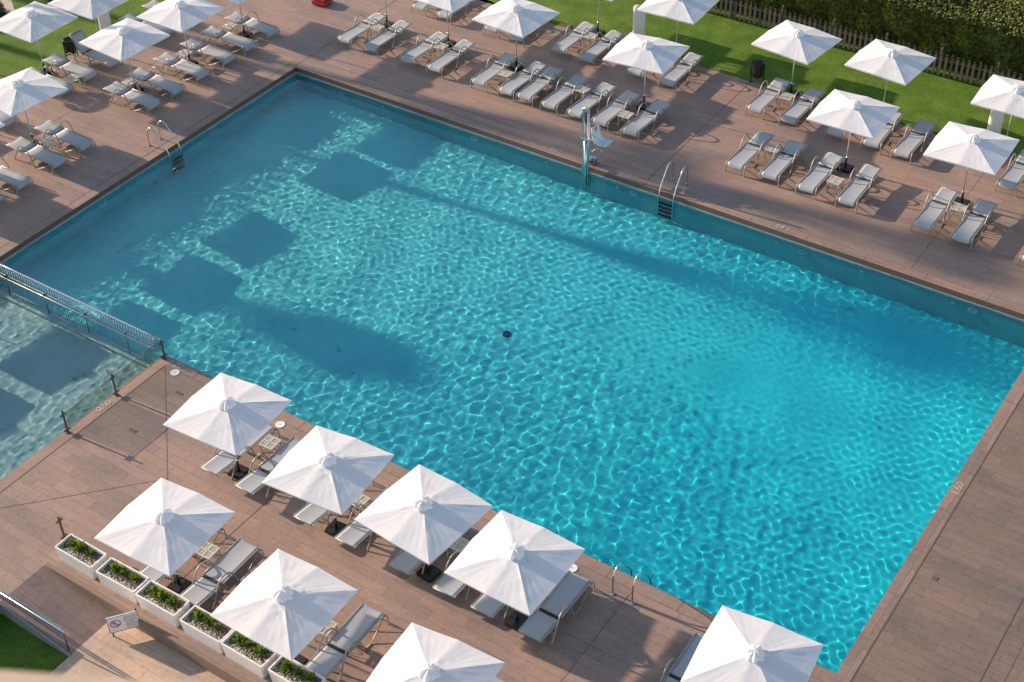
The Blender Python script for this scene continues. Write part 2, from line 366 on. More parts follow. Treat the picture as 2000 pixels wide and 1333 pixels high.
# ramp down to the landing
HL = -.36
def ramp():
    b = MB(); x0, x1 = 3.0, 5.16
    b.poly([(x0, -8.25, 0), (x1, -8.25, HL), (x1, -6.95, HL), (x0, -6.95, 0)]); tag(b.build('ramp', M['deck']), kind='structure')
    ring('landing', M['deck_warm'], [(x1, -14, 30, -6.9)], HL)
    b = MB(); b.box((17.0, -6.905, (HL + .004) / 2 - .12), (28.0, .11, -HL + .25)); tag(b.build('kerb', M['kerb']), 'long brown tiled retaining kerb below the row of planters', 'kerb')
    b = MB(); b.prism([(0, 0), (0, 0), (0, 0)], 0, 0) if False else None
    b.box((1.5, -8.28, -.3), (3.0, .05, .59)); b.box((4.08, -8.29, HL / 2 - .15), (2.22, .05, .33), Matrix.Rotation(math.atan2(-HL, 2.16), 3, 'Y'))
    tag(b.build('ramp_edge_strip', M['edging_grey']), 'thin pale edging strip along the ramp beside the shaded lawn', 'edging')
ramp()
b = MB(); b.box((1.9, -11.6, .12), (.22, 6.4, 1.10)); tag(b.build('lawn_shade_wall', M['pillar_white']), 'added unseen low wall that shades the small lawn at the lower left', 'wall')  # wall added out of view to put the small lawn in shade

# ------------------------------------------------------------------ umbrellas
def canopy_mesh(seed, half=1.063, z0=1.99, rise=.285, fold=1.0):
    r = np.random.default_rng(seed); n = 18; bm = bmesh.new()
    rim = [(1, 0), (1, 1), (0, 1), (-1, 1), (-1, 0), (-1, -1), (0, -1), (1, -1)]
    ph = r.uniform(0, 6.3, 12)
    def P(x, y):
        """height of the cloth: straight ribs to corners and side middles, slack between them"""
        m = max(abs(x), abs(y)); d = math.hypot(x, y)
        a = math.atan2(y, x); sec = a % (math.pi / 4) / (math.pi / 4); sl = math.sin(math.pi * sec)
        t = m
        base = z0 + rise * (1 - t) - .0
        mid = .030 * (1 - abs(math.sin(2 * a))) * t              # side middles sit higher than the corners
        slack = -.004 * sl * t * (1 - .3 * t) * fold
        wr = .011 * fold * math.sin(a * 29 + ph[0] + 1.5 * math.sin(5 * d + ph[1])) * math.exp(-((t - .30) / .14) ** 2) * (.5 + .5 * math.sin(3 * a + ph[5])) + .006 * fold * math.sin(9 * x + 7 * y + ph[2]) * math.sin(11 * y - 5 * x + ph[3]) * t * (1 - t) * 2 + .006 * math.sin(a * 37 + ph[4] + 3 * t) * t * (1 - t) * 2
        k = 1 + .030 * (1 - abs(math.sin(2 * a))) * t
        return (half * x * k, half * y * k, base + mid + slack + wr)
    vs_ = {}
    def V(x, y):
        k = (round(x, 5), round(y, 5))
        if k not in vs_: vs_[k] = bm.verts.new(P(x, y))
        return vs_[k]
    for i in range(8):
        A, B = rim[i], rim[(i + 1) % 8]
        for a in range(n):
            for c in range(a + 1):
                f = lambda s, t: V(A[0] * (s - t) / n + B[0] * t / n, A[1] * (s - t) / n + B[1] * t / n)
                fc = bm.faces.new((f(a, c), f(a + 1, c), f(a + 1, c + 1))); fc.smooth = True
                if c < a: fc = bm.faces.new((f(a, c), f(a + 1, c + 1), f(a, c + 1))); fc.smooth = True
    bmesh.ops.recalc_face_normals(bm, faces=bm.faces)
    # mark rib edges sharp so the creases read
    for ed in bm.edges:
        a, c = ed.verts[0].co, ed.verts[1].co
        on = lambda v: abs(abs(v.x) - abs(v.y)) < .02 and max(abs(v.x), abs(v.y)) > .01
        if on(a) and on(c) and (a.x * c.x > 0 or a.length * 0 == 1): ed.smooth = False
    # hem
    me = bpy.data.meshes.new('canopy'); bm.to_mesh(me); bm.free(); return me
def hem_mesh(half=1.063, z0=1.98):
    bm = bmesh.new(); pts = []
    rim = [(1, 1), (0, 1), (-1, 1), (-1, 0), (-1, -1), (0, -1), (1, -1), (1, 0)]
    up, lo = [], []
    for x, y in rim:
        k = 1.0 if abs(x) == abs(y) else 1.030; z = z0 + (.0 if abs(x) == abs(y) else .030)
        up.append(bm.verts.new((half * x * k, half * y * k, z))); lo.append(bm.verts.new((half * x * k * .985, half * y * k * .985, z - .045)))
    for i in range(8): bm.faces.new((up[i], up[(i + 1) % 8], lo[(i + 1) % 8], lo[i]))
    me = bpy.data.meshes.new('hem'); bm.to_mesh(me); bm.free(); return me
def vent_mesh(seed, z=2.26):
    r = np.random.default_rng(seed); bm = bmesh.new(); nr, na = 7, 40; ph = r.uniform(0, 6.3, 4); rows = []
    for i in range(nr + 1):
        t = i / nr; row = []
        for j in range(na):
            a = 2 * math.pi * j / na; ru = math.sin(8 * a + ph[0]) * .6 + math.sin(5 * a + ph[1]) * .4
            rad = .015 + .19 * t * (1 + .22 * ru * t)
            zz = z + .12 * math.sqrt(max(0, 1 - t * t)) - .02 * t + .045 * ru * t * (1.15 - t) * 2 + .015 * math.sin(13 * a + ph[2]) * t
            row.append(bm.verts.new((rad * math.cos(a), rad * math.sin(a), zz)))
        rows.append(row)
    for A, B in zip(rows, rows[1:]):
        for j in range(na): f = bm.faces.new((A[j], A[(j + 1) % na], B[(j + 1) % na], B[j])); f.smooth = True
    bm.faces.new(rows[0]); me = bpy.data.meshes.new('vent_cap'); bmesh.ops.recalc_face_normals(bm, faces=bm.faces); bm.to_mesh(me); bm.free(); return me
CANOPY = []
for s_ in range(5):
    me = canopy_mesh(s_, fold=[.7, 1, 1.3, .9, 1.1][s_]); me.materials.append(M['canopy']); vm = vent_mesh(s_); vm.materials.append(M['canopy']); CANOPY.append((me, vm))
HEM = hem_mesh(); HEM.materials.append(M['canopy'])
b = MB(); b.tube([(0, 0, .0), (0, 0, 2.36)], .021, 10); POLE = b.mesh('pole'); POLE.materials.append(M['pole'])
b = MB(); b.box((0, 0, .05), (.42, .42, .09), bev=.02); b.tube([(0, 0, .1), (0, 0, .40)], .034, 10); BASE = b.mesh('base'); BASE.materials.append(M['black_metal'])
b = MB(); b.tube([(0, 0, .40), (0, 0, .47)], .036, 10); b.tube([(.04, 0, .44), (.10, 0, .44)], .012, 6)
b.tube([(.10 + .03 * math.cos(t), .03 * math.sin(t), .44) for t in np.linspace(0, 6.2, 13)], .006, 5); COLLAR = b.mesh('collar'); COLLAR.materials.append(M['steel'])
b = MB()
for i in range(8):
    a = i * math.pi / 4; x, y = [(1, 0), (1, 1), (0, 1), (-1, 1), (-1, 0), (-1, -1), (0, -1), (1, -1)][i]; zc = 1.955 if x * y else 2.01
    b.tube([(0, 0, 2.26), (1.05 * x, 1.05 * y, zc - .01)], .009, 5); b.tube([(0, 0, 1.95), (.5 * x, .5 * y, (2.26 + zc) / 2 - .02)], .007, 5)
RIBS = b.mesh('ribs'); RIBS.materials.append(M['pole'])
UMB = 0
def umbrella(x, y, label, group, yaw=0, tilt=(0, 0), z=0, base_yaw=None):
    global UMB
    t = empty('parasol', (x, y, z), label, 'parasol', group, rot=yaw); me, vm = CANOPY[UMB % 5]; UMB += 1
    k = random.choice([0, 1, 2, 3]) * math.pi / 2
    def add(nm, m_, rot=True):
        o = bpy.data.objects.new(nm, m_); COL.objects.link(o); o.parent = t
        if rot: o.rotation_euler = (tilt[0], tilt[1], 0)
        return o
    add('canopy', me); add('vent_cap', vm); add('hem', HEM); add('ribs', RIBS); po = add('pole', POLE); co_ = bpy.data.objects.new('collar', COLLAR); COL.objects.link(co_); co_.parent = po; add('base', BASE, False)
    return t
gF, gB, gL, gN, gM = 'parasols of the far poolside row', 'parasols beside the lawn and fence', 'parasols on the left deck', 'parasols along the near pool edge', 'parasols behind the planters'
jit = lambda s=.02: random.uniform(-s, s)
ordn = ['leftmost', 'second from the left', 'third from the left', 'fourth from the left', 'fifth from the left', 'sixth from the left', 'seventh from the left', 'eighth from the left', 'ninth from the left', 'tenth from the left', 'eleventh from the left', 'twelfth from the left', 'thirteenth from the left', 'fourteenth from the left', 'fifteenth from the left', 'sixteenth from the left', 'seventeenth from the left', 'rightmost']
for i, (x, y, yw) in enumerate([(-6.39, 18.0, 1), (-3.66, 18.02, -2), (-.66, 17.88, -3), (4.38, 17.92, 4.8), (11.52, 17.96, 1), (15.22, 18.03, .7), (18.9, 18.0, 2)]):
    umbrella(x, y, 'white square parasol, %s in the row between far lounger lines' % ['the pole-only leftmost one', 'cut by the top edge, second', 'third', 'fourth', 'fifth', 'sixth', 'seventh'][i], gF, R(yw), (jit(), jit()))
for i, (x, y) in enumerate([(-2.6, 21.4), (.42, 21.5), (3.6, 21.5), (8.12, 21.2), (11.2, 21.56), (15.3, 21.4)]):
    lab = ['white square parasol cut by the top edge, %s beside the far lawn' % ordn[0], 'parasol whose pole and lowest corner alone show at the top edge beside the lawn', 'white square parasol in front of the white pillar and picket fence top end', 'white square parasol right of the black bin, over the picket fence', 'white square parasol standing alone on turf before the picket fence', 'white square parasol at the right edge beside the white pillar'][i]
    umbrella(x, y, lab, gB, R([0, 2, 3, -6.8, -4.5, 1][i]), (jit(), jit()))
for i, (x, y, lab) in enumerate([(-11.06, 5.4, 'white square parasol lowest on the left deck above the pair of loungers'), (-10.78, 9.68, 'white square parasol in the middle of the left deck, in front of a white pillar'),
        (-10.5, 12.05, 'white square parasol with wrinkled canopy near the top of the left deck'), (-10.3, 14.66, 'white parasol with only its lower corner and pole in view, topmost on the left deck'),
        (-14.4, 8.9, 'white square parasol on the turf edge beside the black bin at the left'), (-13.9, 11.1, 'white square parasol shading its neighbour in front of the left white pillar'),
        (-14.3, 15.2, 'white square parasol out past the upper end of the left deck'), (-14.5, 5.05, 'white square parasol past the left edge behind the lounger pair'), (-14.5, 1.9, 'white square parasol on the left deck beyond the shallow basin'),
        (-11.0, 2.75, 'white square parasol left of the pool, next to the railing'), (-11.0, .15, 'white square parasol left of the pool, level with the railing'), (-10.7, -2.05, 'white square parasol left of the shallow basin'), (-10.7, -4.75, 'white square parasol left of the shallow basin, last of its row')]):
    umbrella(x, y, lab, gL, R([-7, -4, -.3, 1, .4, 2, 0, 1, 0, -3, 2, 0, 1][i]), (jit(.02), jit(.02)))
for i, (x, y) in enumerate([(4.75, -2.32), (7.93, -2.5), (10.53, -2.42), (12.97, -2.5), (18.28, -2.2)]):
    umbrella(x, y, ['white square parasol nearest the railing on the near pool edge', 'white square parasol second along the near pool edge', 'white square parasol third along the near pool edge', 'white square parasol fourth along the near edge, beside the chrome handrails', 'white square parasol at the right-hand end of the near pool edge'][i], gN, R([3.9, 5.1, -4.5, .1, 5.4][i]), (jit(.008), jit(.008)))
for i, (x, y) in enumerate([(6.07, -5.76), (9.64, -5.99), (13.28, -5.96)]):
    umbrella(x, y, ['white square parasol over the first three planters', 'white square parasol over the last planters', 'white square parasol cut by the bottom edge beyond the planters'][i], gM, R([2.6, .7, 5.2][i]), (jit(.008), jit(.008)))

# ------------------------------------------------------------------ loungers (foot at origin, head towards +Y)
def sling(pts, hw, thick=.012, sag=.012):
    bm = bmesh.new(); nx = 8; rows = []
    for (s_, z) in pts:
        rows.append([bm.verts.new((hw * (2 * i / nx - 1), s_, z - sag * (1 - (2 * i / nx - 1) ** 2))) for i in range(nx + 1)])
    for A, B in zip(rows, rows[1:]):
        for i in range(nx): f = bm.faces.new((A[i], A[i + 1], B[i + 1], B[i])); f.smooth = True
    bmesh.ops.recalc_face_normals(bm, faces=bm.faces); 
    g = bmesh.ops.extrude_face_region(bm, geom=list(bm.faces)); bmesh.ops.translate(bm, vec=(0, 0, -thick), verts=[v for v in g['geom'] if isinstance(v, bmesh.types.BMVert)]); bmesh.ops.recalc_face_normals(bm, faces=bm.faces)
    return bm
def lounger_meshes(raised):
    out = {}
    bm = sling([(-.045, .20), (-.04, .27), (-.0, .325), (.06, .35), (.4, .35), (.8, .345), (1.1, .35), (1.24, .352)], .262); me = bpy.data.meshes.new('seat'); bm.to_mesh(me); bm.free(); me.materials.append(M['sling']); out['seat'] = me
    if raised: bp = [(1.33, .37), (1.45, .55), (1.58, .76), (1.72, .98)]
    else: bp = [(1.34, .355), (1.55, .362), (1.8, .385), (2.0, .40), (2.06, .385)]
    bm = sling(bp, .262); me = bpy.data.meshes.new('backrest'); bm.to_mesh(me); bm.free(); me.materials.append(M['sling']); out['backrest'] = me
    b = MB(); r = .0155
    for s in (-1, 1):
        x = .285 * s
        b.tube(arc([(x * 1.14, -.03, 0), (x * 1.13, -.045, .14), (x * 1.10, -.03, .27), (x * 1.04, .05, .345), (x, .2, .35), (x, 1.25, .35)], 4), r, 6)
        b.tube([(x, p[0], p[1] - .008) for p in bp], r, 6)
        b.tube([(x * 1.08, .03, .33), (x * 1.12, .42, .10), (x * 1.14, .60, .015), (x * 1.14, .84, .015)], .011, 6)
    b.tube([(-.27, -.035, .2), (.27, -.035, .2)], .012, 6); b.tube([(-.285, bp[-1][0], bp[-1][1] - .01), (.285, bp[-1][0], bp[-1][1] - .01)], .013, 6)
    b.tube([(-.32, .80, .03), (.32, .80, .03)], .010, 6); b.tube([(-.30, 1.55, .12), (.30, 1.55, .12)], .010, 6)
    if raised:
        for s in (-1, 1): b.tube([(.26 * s, 1.62, .82), (.27 * s, 1.85, .1)], .010, 6)
    out['frame'] = b.mesh('frame'); out['frame'].materials.append(M['frame'])
    b = MB(); b.box((0, 1.29, .335), (.53, .088, .014)); out['gap_shade_strip'] = b.mesh('gap_shade_strip'); out['gap_shade_strip'].materials.append(M['gap_shade'])  # black strip standing in for the shade seen through the seat gap
    for s, nm in ((-1, 'armrest'), (1, 'armrest')):
        b = MB(); x = .325 * s
        b.tube(arc([(x * 1.02, .80, 0), (x, .86, .16), (x, .94, .40), (x, 1.07, .57), (x, 1.23, .62), (x, 1.38, .56), (x * 1.02, 1.52, .37), (x * 1.04, 1.63, .16), (x * 1.05, 1.73, 0)], 4), .0195, 7)
        out['armrest%d' % s] = b.mesh('armrest'); out['armrest%d' % s].materials.append(M['frame'])
    return out
LM = {False: lounger_meshes(False), True: lounger_meshes(True)}
LPROTO = {}
def lounger(x, y, rot, label, group, raised=False):
    key = raised; x += jit(.015); y += jit(.03); rot += jit(.035)
    if key in LPROTO:
        o = dup(LPROTO[key], (x, y, 0), rot, label); o['group'] = group; return o
    t = empty('sun_lounger', (x, y, 0), label, 'sun lounger', group, rot)
    for k, me in LM[key].items():
        nm = 'armrest' if k.startswith('armrest') else k; o = bpy.data.objects.new(nm, me); COL.objects.link(o); o.parent = t
    LPROTO[key] = t; return t
gl = 'grey sling loungers in the front line of the far deck'
fx = [-6.69, -5.51, -3.92, -2.73, -.91, .21, .94, 1.92, 2.94, 3.90, 5.03, 8.77, 9.91, 11.15, 12.45, 14.80, 15.99, 18.0]
for i, x in enumerate(fx):
    lounger(x, 15.97, 0, 'grey lounger %s in the far deck line nearest the pool' % ordn[i], gl)
gb = 'grey sling loungers in the back line of the far deck by the lawn'
bx = [-5.91, -4.76, -2.69, -1.6, .18, 1.3, 3.2, 4.48, 7.75, 8.97, 10.55, 11.77, 12.78, 16.15, 17.3]
for i, x in enumerate(bx):
    lounger(x, 19.32, 0, 'grey lounger %s in the far back line by the lawn' % (ordn[i] if i < 14 else 'just past the right edge'), gb)
ga = 'grey sling loungers on the left deck facing the pool'
ly = [(2.27, 'lowest, at the left edge'), (3.4, 'second from the bottom'), (4.82, 'lower one of the pair at the left parasol'), (6.0, 'upper one of the pair at the left parasol'), (9.0, 'nearest the chrome pool ladder, half shaded'), (10.15, 'just above the one by the ladder'), (11.42, 'in the middle of the pool-side line'), (12.68, 'third from the top'), (13.76, 'second from the top'), (15.01, 'topmost of its line')]
for y, lab in ly: lounger(-9.25, y, R(90), 'grey lounger of the left deck, %s' % lab, ga)
for y, lab, rs in [(5.71, 'behind the left parasol pole at the left edge', False), (4.5, 'mostly outside the left edge behind the pair', False), (8.13, 'half under the parasol at the left', False), (9.3, 'with the small table at its side, back line', False), (10.42, 'with its backrest raised next to the black bin', True), (14.1, 'behind the wrinkled parasol in the back line', False), (13.0, 'hidden behind the wrinkled parasol', False)]:
    lounger(-12.5, y, R(90), 'grey lounger of the left deck %s' % lab, 'grey sling loungers at the back of the left deck', rs)
gn = 'grey sling loungers under the near pool-edge parasols'
for x, lab in [(4.40, 'first from the railing, under the first parasol'), (5.58, 'second from the railing, beside the slatted table'), (7.42, 'third from the railing, its head showing below the second parasol'), (8.58, 'fourth from the railing'), (10.12, 'fifth from the railing, shaded grey'), (11.29, 'sixth from the railing, shaded grey'), (12.39, 'seventh from the railing, half lit'), (13.58, 'in open shade left of the chrome handrails'), (16.75, 'left of the last parasol at the bottom edge'), (18.9, 'under the last parasol at the bottom edge')]:
    lounger(x, -.88, R(180), 'grey near-edge lounger, %s' % lab, gn)
for x, lab in [(5.58, 'mostly hidden under the parasol by the first planters'), (6.75, 'behind the third and fourth planter with an armrest arch in front'), (10.3, 'beside the fifth planter, brightly lit'), (12.0, 'at the bottom edge left of the cut-off parasol'), (13.62, 'with only its foot end showing at the bottom edge')]:
    lounger(x, -4.12, R(180), 'grey lounger, %s' % lab, 'grey sling loungers behind the planters')

# ------------------------------------------------------------------ side tables
def table_proto():
    t = empty('side_table', (0, 0, 0), 'x', 'side table', 'small slatted side tables')
    b = MB(); z = .40; h = .2
    for s in (-1, 1): b.box((s * (h - .015), 0, z), (.03, .4, .03)); b.box((0, s * (h - .015), z + .001), (.34, .03, .028))
    b.box((0, 0, z + .002), (.34, .03, .026)); b.box((0, 0, z + .003), (.03, .34, .024))
    for q, (cx, cy_) in enumerate(((-.093, -.093), (.093, -.093), (.093, .093), (-.093, .093))):
        for i in range(5):
            d = (i - 2) * .029
            if q % 2: b.box((cx + d, cy_, z - .001), (.016, .155, .018))
            else: b.box((cx, cy_ + d, z - .001), (.155, .016, .018))
    b.build('table_top', M['table_white'], t)
    for sx in (-1, 1):
        for sy in (-1, 1): b = MB(); b.box((sx * .175, sy * .175, .193), (.024, .024, .386)); b.build('leg', M['table_white'], t)
    b = MB()
    for s in (-1, 1):
        b.tube(arc([(s * .175, -.16, .08), (s * .175, -.05, .28), (s * .175, 0, .33), (s * .175, .05, .28), (s * .175, .16, .08)], 4), .007, 5)
        b.tube(arc([(-.16, s * .175, .08), (-.05, s * .175, .28), (0, s * .175, .33), (.05, s * .175, .28), (.16, s * .175, .08)], 4), .007, 5)
    b.build('brace', M['table_white'], t); return t
T0 = None
tabs = [(-6.12, 17.1, 'between the first two loungers of the far deck'), (-3.36, 17.17, 'between the third and fourth lounger of the far deck'), (-.36, 16.78, 'left of the first close-packed far loungers'), (.68, 20.57, 'between back-line loungers in front of the lawn'), (2.42, 17.25, 'dark in shade between two close-packed far loungers'), (4.45, 16.6, 'with something white beneath, in the far line right of the lift'),
        (8.33, 20.4, 'between two back-line loungers near the right black bin'), (9.36, 17.26, 'behind the pair right of the far ladder'), (11.74, 16.64, 'at the foot end between two right-hand far loungers'), (15.38, 17.22, 'between the two far loungers nearest the right edge'),
        (-12.75, 8.69, 'in the back line of the left deck'), (-10.86, 9.56, 'at the pole of the middle left parasol'), (-10.68, 12.03, 'under the wrinkled left parasol'), (-10.72, 14.39, 'at the topmost left parasol pole'), (-10.3, 5.4, 'between the left-hand pair of loungers'),
        (4.97, -1.38, 'beside the first near parasol close to the pool'), (8.02, -1.75, 'between the second and third near parasols'), (10.76, -1.6, 'between the third and fourth near parasols'), (6.14, -4.85, 'near the third planter beside the first lounger there'), (9.76, -5.1, 'beside the brightly lit planter-row lounger')]
for i, (x, y, lab) in enumerate(tabs):
    L_ = 'cream slatted side table ' + lab
    if T0 is None: T0 = table_proto(); T0.location = (x, y, 0); T0['label'] = L_; 
    else: dup(T0, (x, y, 0), jit(.06) + (math.pi / 2 if y < 0 else 0), L_)

# ------------------------------------------------------------------ white lids in the deck
for x, y, lab in ((.77, -.41, 'at the pool corner by the railing'), (4.43, -.45, 'between the first two near parasols'), (13.13, -.52, 'beside the fourth near parasol')):
    t = empty('skimmer_lid', (x, y, 0), 'round white plastic skimmer lid ' + lab, 'lid', 'white round lids along the near pool edge')
    b = MB(); b.disc((0, 0, .001), .125, .010); b.build('lid', M['white_plastic'], t); b = MB(); b.disc((0, 0, .0115), .012, .003, 10); b.build('lid_hole', M['black_metal'], t)

# ------------------------------------------------------------------ ladders and handrails
def ladder(x, y, rot, label, steps):
    t = empty('pool_ladder', (x, y, 0), label, 'ladder', None, rot)     # local +Y points to the water, feet on the deck at y=0
    for s in (-1, 1):
        b = MB(); b.tube(arc([(s * .25, 0, 0), (s * .25, 0, .45), (s * .25, .04, .60), (s * .25, .17, .72), (s * .25, .34, .67), (s * .25, .55, .41), (s * .25, .78, .08), (s * .25, .86, -.28), (s * .25, .88, -.8), (s * .25, .88, -1.3)], 5), .021, 8)
        hr = b.build('handrail', M['steel'], t); b = MB(); b.disc((s * .25, 0, .001), .05, .02, 16); b.build('flange', M['steel'], hr)
    if steps:
        for i in range(4): b = MB(); b.box((0, .88, -.45 - .25 * i), (.46, .10, .03)); b.build('tread', M['black_rubber'], t)
    return t
ladder(7.54, 14.63, R(180), 'chrome pool ladder with black treads on the far side of the pool', True)
ladder(-7.86, 7.64, R(-90), 'chrome pool ladder with black treads on the left side of the pool', True)
ladder(14.53, -.67, 0, 'pair of chrome arched handrails on the near pool edge', True)

# ------------------------------------------------------------------ pool lift
def lift():
    t = empty('pool_lift', (4.7, 13.75, 0), 'chrome disabled-access pool lift with white seat on the far pool edge', 'pool lift')
    b = MB(); b.tube(arc([(-.11, 0, -1.2), (-.11, 0, .5), (-.11, 0, 1.95), (-.09, 0, 2.08), (0, 0, 2.13), (.03, 0, 2.0)], 5), .035, 8); b.tube([(.06, .02, -1.2), (.06, .02, 2.06)], .035, 8)
    b.tube([(-.02, .0, -1.1), (-.02, .0, 1.0)], .055, 8); b.box((-.03, 0, 1.02), (.3, .1, .03)); b.build('mast', M['steel'], t)
    b = MB()
    for y, z in ((.16, .25), (.16, .9)): b.box((.02, y, z), (.14, .3, .05))
    b.tube(arc([(.05, .2, .45), (.2, .28, .62), (.34, .34, .55), (.38, .36, .38)], 4), .016, 6); b.box((.05, .32, .14), (.22, .22, .18), bev=.03); b.disc((.0, .35, .0), .14, .04, 16); b.build('bracket', M['steel'], t)
    bm = bmesh.new(); prof = [(.62, .92), (.52, .90), (.30, .88), (.14, .93), (.06, 1.06), (.02, 1.25), (0, 1.42), (.03, 1.46)]; rows = []
    for s_, z in prof:
        wd = .23 - .05 * max(0, z - 1.1); rows.append([bm.verts.new((.14 + s_ * .85, .30 + wd * (2 * i / 6 - 1), z + .04 * (2 * i / 6 - 1) ** 2)) for i in range(7)])
    for A, B in zip(rows, rows[1:]):
        for i in range(6): bm.faces.new((A[i], A[i + 1], B[i + 1], B[i])).smooth = True
    g = bmesh.ops.extrude_face_region(bm, geom=list(bm.faces)); bmesh.ops.translate(bm, vec=(-.02, 0, -.03), verts=[v for v in g['geom'] if isinstance(v, bmesh.types.BMVert)]); bmesh.ops.recalc_face_normals(bm, faces=bm.faces)
    me = bpy.data.meshes.new('seat'); bm.to_mesh(me); bm.free(); seat_ = link('seat', me, M['white_plastic'], t)
    b = MB()
    for s in (-1, 1): b.tube(arc([(.16, .30 + s * .25, 1.22), (.4, .30 + s * .27, 1.16), (.56, .30 + s * .27, 1.08), (.56, .30 + s * .26, .95)], 4), .012, 6)
    b.build('armrest', M['steel'], t)
    b = MB(); b.box((.165, .30, 1.26), (.012, .05, .06)); b.box((.162, .30, 1.34), (.012, .14, .03)); b.build('seat_emblem', M['red_plastic'], seat_)
    t.rotation_euler = (0, 0, R(0))
lift()

# ------------------------------------------------------------------ railing between the basins
def railing():
    t = empty('basin_railing', (0, -.21, 0), 'long steel barred railing across the water between the two basins', 'railing')
    x0, x1 = PX0 + .03, -.06
    b = MB(); b.tube(arc([(x0, .0, .73), (x1 - .25, .0, .73), (x1 - .08, .0, .71), (x1, .0, .56), (x1 + .02, 0, .40)], 4), .026, 8); b.build('top_rail', M['steel'], t)
    b = MB(); b.tube([(x0, .03, .35), (x1 + .05, .03, .35)], .020, 8); b.tube([(x0, -.05, .33), (x1 + .05, -.05, .33)], .024, 8); b.build('double_rail', M['steel'], t)
    b = MB(); b.tube([(x0, -.0, -.30), (x1, -.0, -.30)], .014, 6); b.build('bottom_rail', M['steel'], t)
    b = MB()
    for x in np.arange(x0 + .05, x1, .105): b.tube([(x, 0, -.30), (x, 0, .35), (x, 0, .73)], .0075, 5)
    b.build('bars', M['steel'], t)
    for x in (-5.9, -4.3, -2.7, -1.15): b = MB(); b.tube([(x, -.02, -.40), (x, -.01, .33)], .018, 6); b.box((x, -.01, .36), (.05, .11, .05), bev=.01); b.build('post', M['bronze_steel'], t)
railing()
def glass_post(b, x, y, h=.66):
    b.box((x, y, h / 2 + .01), (.045, .045, h)); b.disc((x, y, .001), .055, .02, 14); b.box((x, y, h + .005), (.06, .05, .03), bev=.008)
    for z in (.1, h - .1): b.box((x, y - .055, z), (.035, .07, .05)); b.box((x, y + .055, z), (.035, .07, .05))
t = empty('glass_balustrade', (.12, -1.85, 0), 'low clear glass balustrade with three brown steel posts beside the shallow basin', 'balustrade')
for y in (-.13, -1.88, -3.56): b = MB(); glass_post(b, 0, y + 1.85, .70 if y < -.2 else .62); b.build('post', M['bronze_steel'], t)
for ya_, yb_ in ((-.20, -1.80), (-1.96, -3.48)): b = MB(); b.box((0, (ya_ + yb_) / 2 + 1.85, .34), (.010, abs(yb_ - ya_), .54)); b.build('glass_panel', M['glass'], t); b = MB(); b.box((0, (ya_ + yb_) / 2 + 1.85, .614), (.012, abs(yb_ - ya_), .008)); b.build('panel_edge', M['bronze_steel'], t)
b = MB(); glass_post(b, 0, 0, .72); o = b.build('steel_post', M['bronze_steel']); o.location = (2.80, -6.15, 0); tag(o, 'short brown steel post with clamps at the head of the planter row', 'post')
# ramp handrail
t = empty('ramp_handrail', (4.0, -8.25, 0), 'polished double-tube handrail along the ramp at the lower left', 'handrail')
b = MB(); b.tube([(-3.0, .0, .38), (1.15, .0, .36), (1.28, 0, .36)], .024, 8); b.build('top_tube', M['steel'], t); b = MB(); b.tube([(-3.0, .07, .33), (.95, .07, .31)], .022, 8); b.build('lower_tube', M['steel'], t)
for x, zb in ((-1.6, 0), (1.05, HL)): b = MB(); b.tube([(x, .03, zb), (x, .03, .33)], .018, 8); b.build('post', M['bronze_steel'], t)

# ------------------------------------------------------------------ planters
def planter_meshes():
    bm = bmesh.new(); L, W, H, wl = .585, .255, .45, .035
    def rect(l, w_, z): return [bm.verts.new((sx * l, sy * w_, z)) for sx, sy in ((-1, -1), (1, -1), (1, 1), (-1, 1))]
    A, B, Cc, D = rect(L * .93, W * .86, 0), rect(L, W, H), rect(L - wl, W - wl, H), rect(L - wl - .01, W - wl - .01, H - .07)
    bm.faces.new(A[::-1])
    for P_, Q_ in ((A, B), (B, Cc), (Cc, D)):
        for k in range(4): bm.faces.new((P_[k], P_[(k + 1) % 4], Q_[(k + 1) % 4], Q_[k]))
    bm.faces.new(D); bmesh.ops.recalc_face_normals(bm, faces=bm.faces)
    es = [e_ for e_ in bm.edges if abs(e_.verts[0].co.z - e_.verts[1].co.z) > .2 or (e_.verts[0].co.z == H and e_.verts[1].co.z == H)]
    bmesh.ops.bevel(bm, geom=es, offset=.018, segments=3, affect='EDGES')
    for f in bm.faces: f.smooth = False
    me = bpy.data.meshes.new('box'); bm.to_mesh(me); bm.free(); return me
PM = planter_meshes(); PM.materials.append(M['planter_white'])
def pebbles(seed, mat, side):
    r = random.Random(seed); bm = bmesh.new()
    for i in range(200):
        if side: x = r.uniform(-.54, .54); y = -.205 + abs(r.gauss(0, .07)); y = min(y, .2)
        else: x = r.uniform(-.54, .54); y = r.uniform(-.2, .21)
        s = r.uniform(.008, .019) * (1.15 if side else .8)
        g = bmesh.ops.create_icosphere(bm, subdivisions=1, radius=s, matrix=Matrix.Translation((x, y, .385 + r.uniform(0, .012 if side else .004))) @ Matrix.Rotation(r.uniform(0, 6), 4, 'Z') @ Matrix.Diagonal((1.3, .9, .7, 1)))
    me = bpy.data.meshes.new('gravel'); bm.to_mesh(me); bm.free(); me.materials.append(mat); return me
PEB = [(pebbles(3, M['pebble_grey'], False), pebbles(4, M['pebble_white'], True)), (pebbles(8, M['pebble_grey'], False), pebbles(9, M['pebble_white'], True))]
b = MB(); b.box((0, 0, .378), (1.08, .42, .012)); SOIL = b.mesh('soil'); SOIL.materials.append(M['soil'])
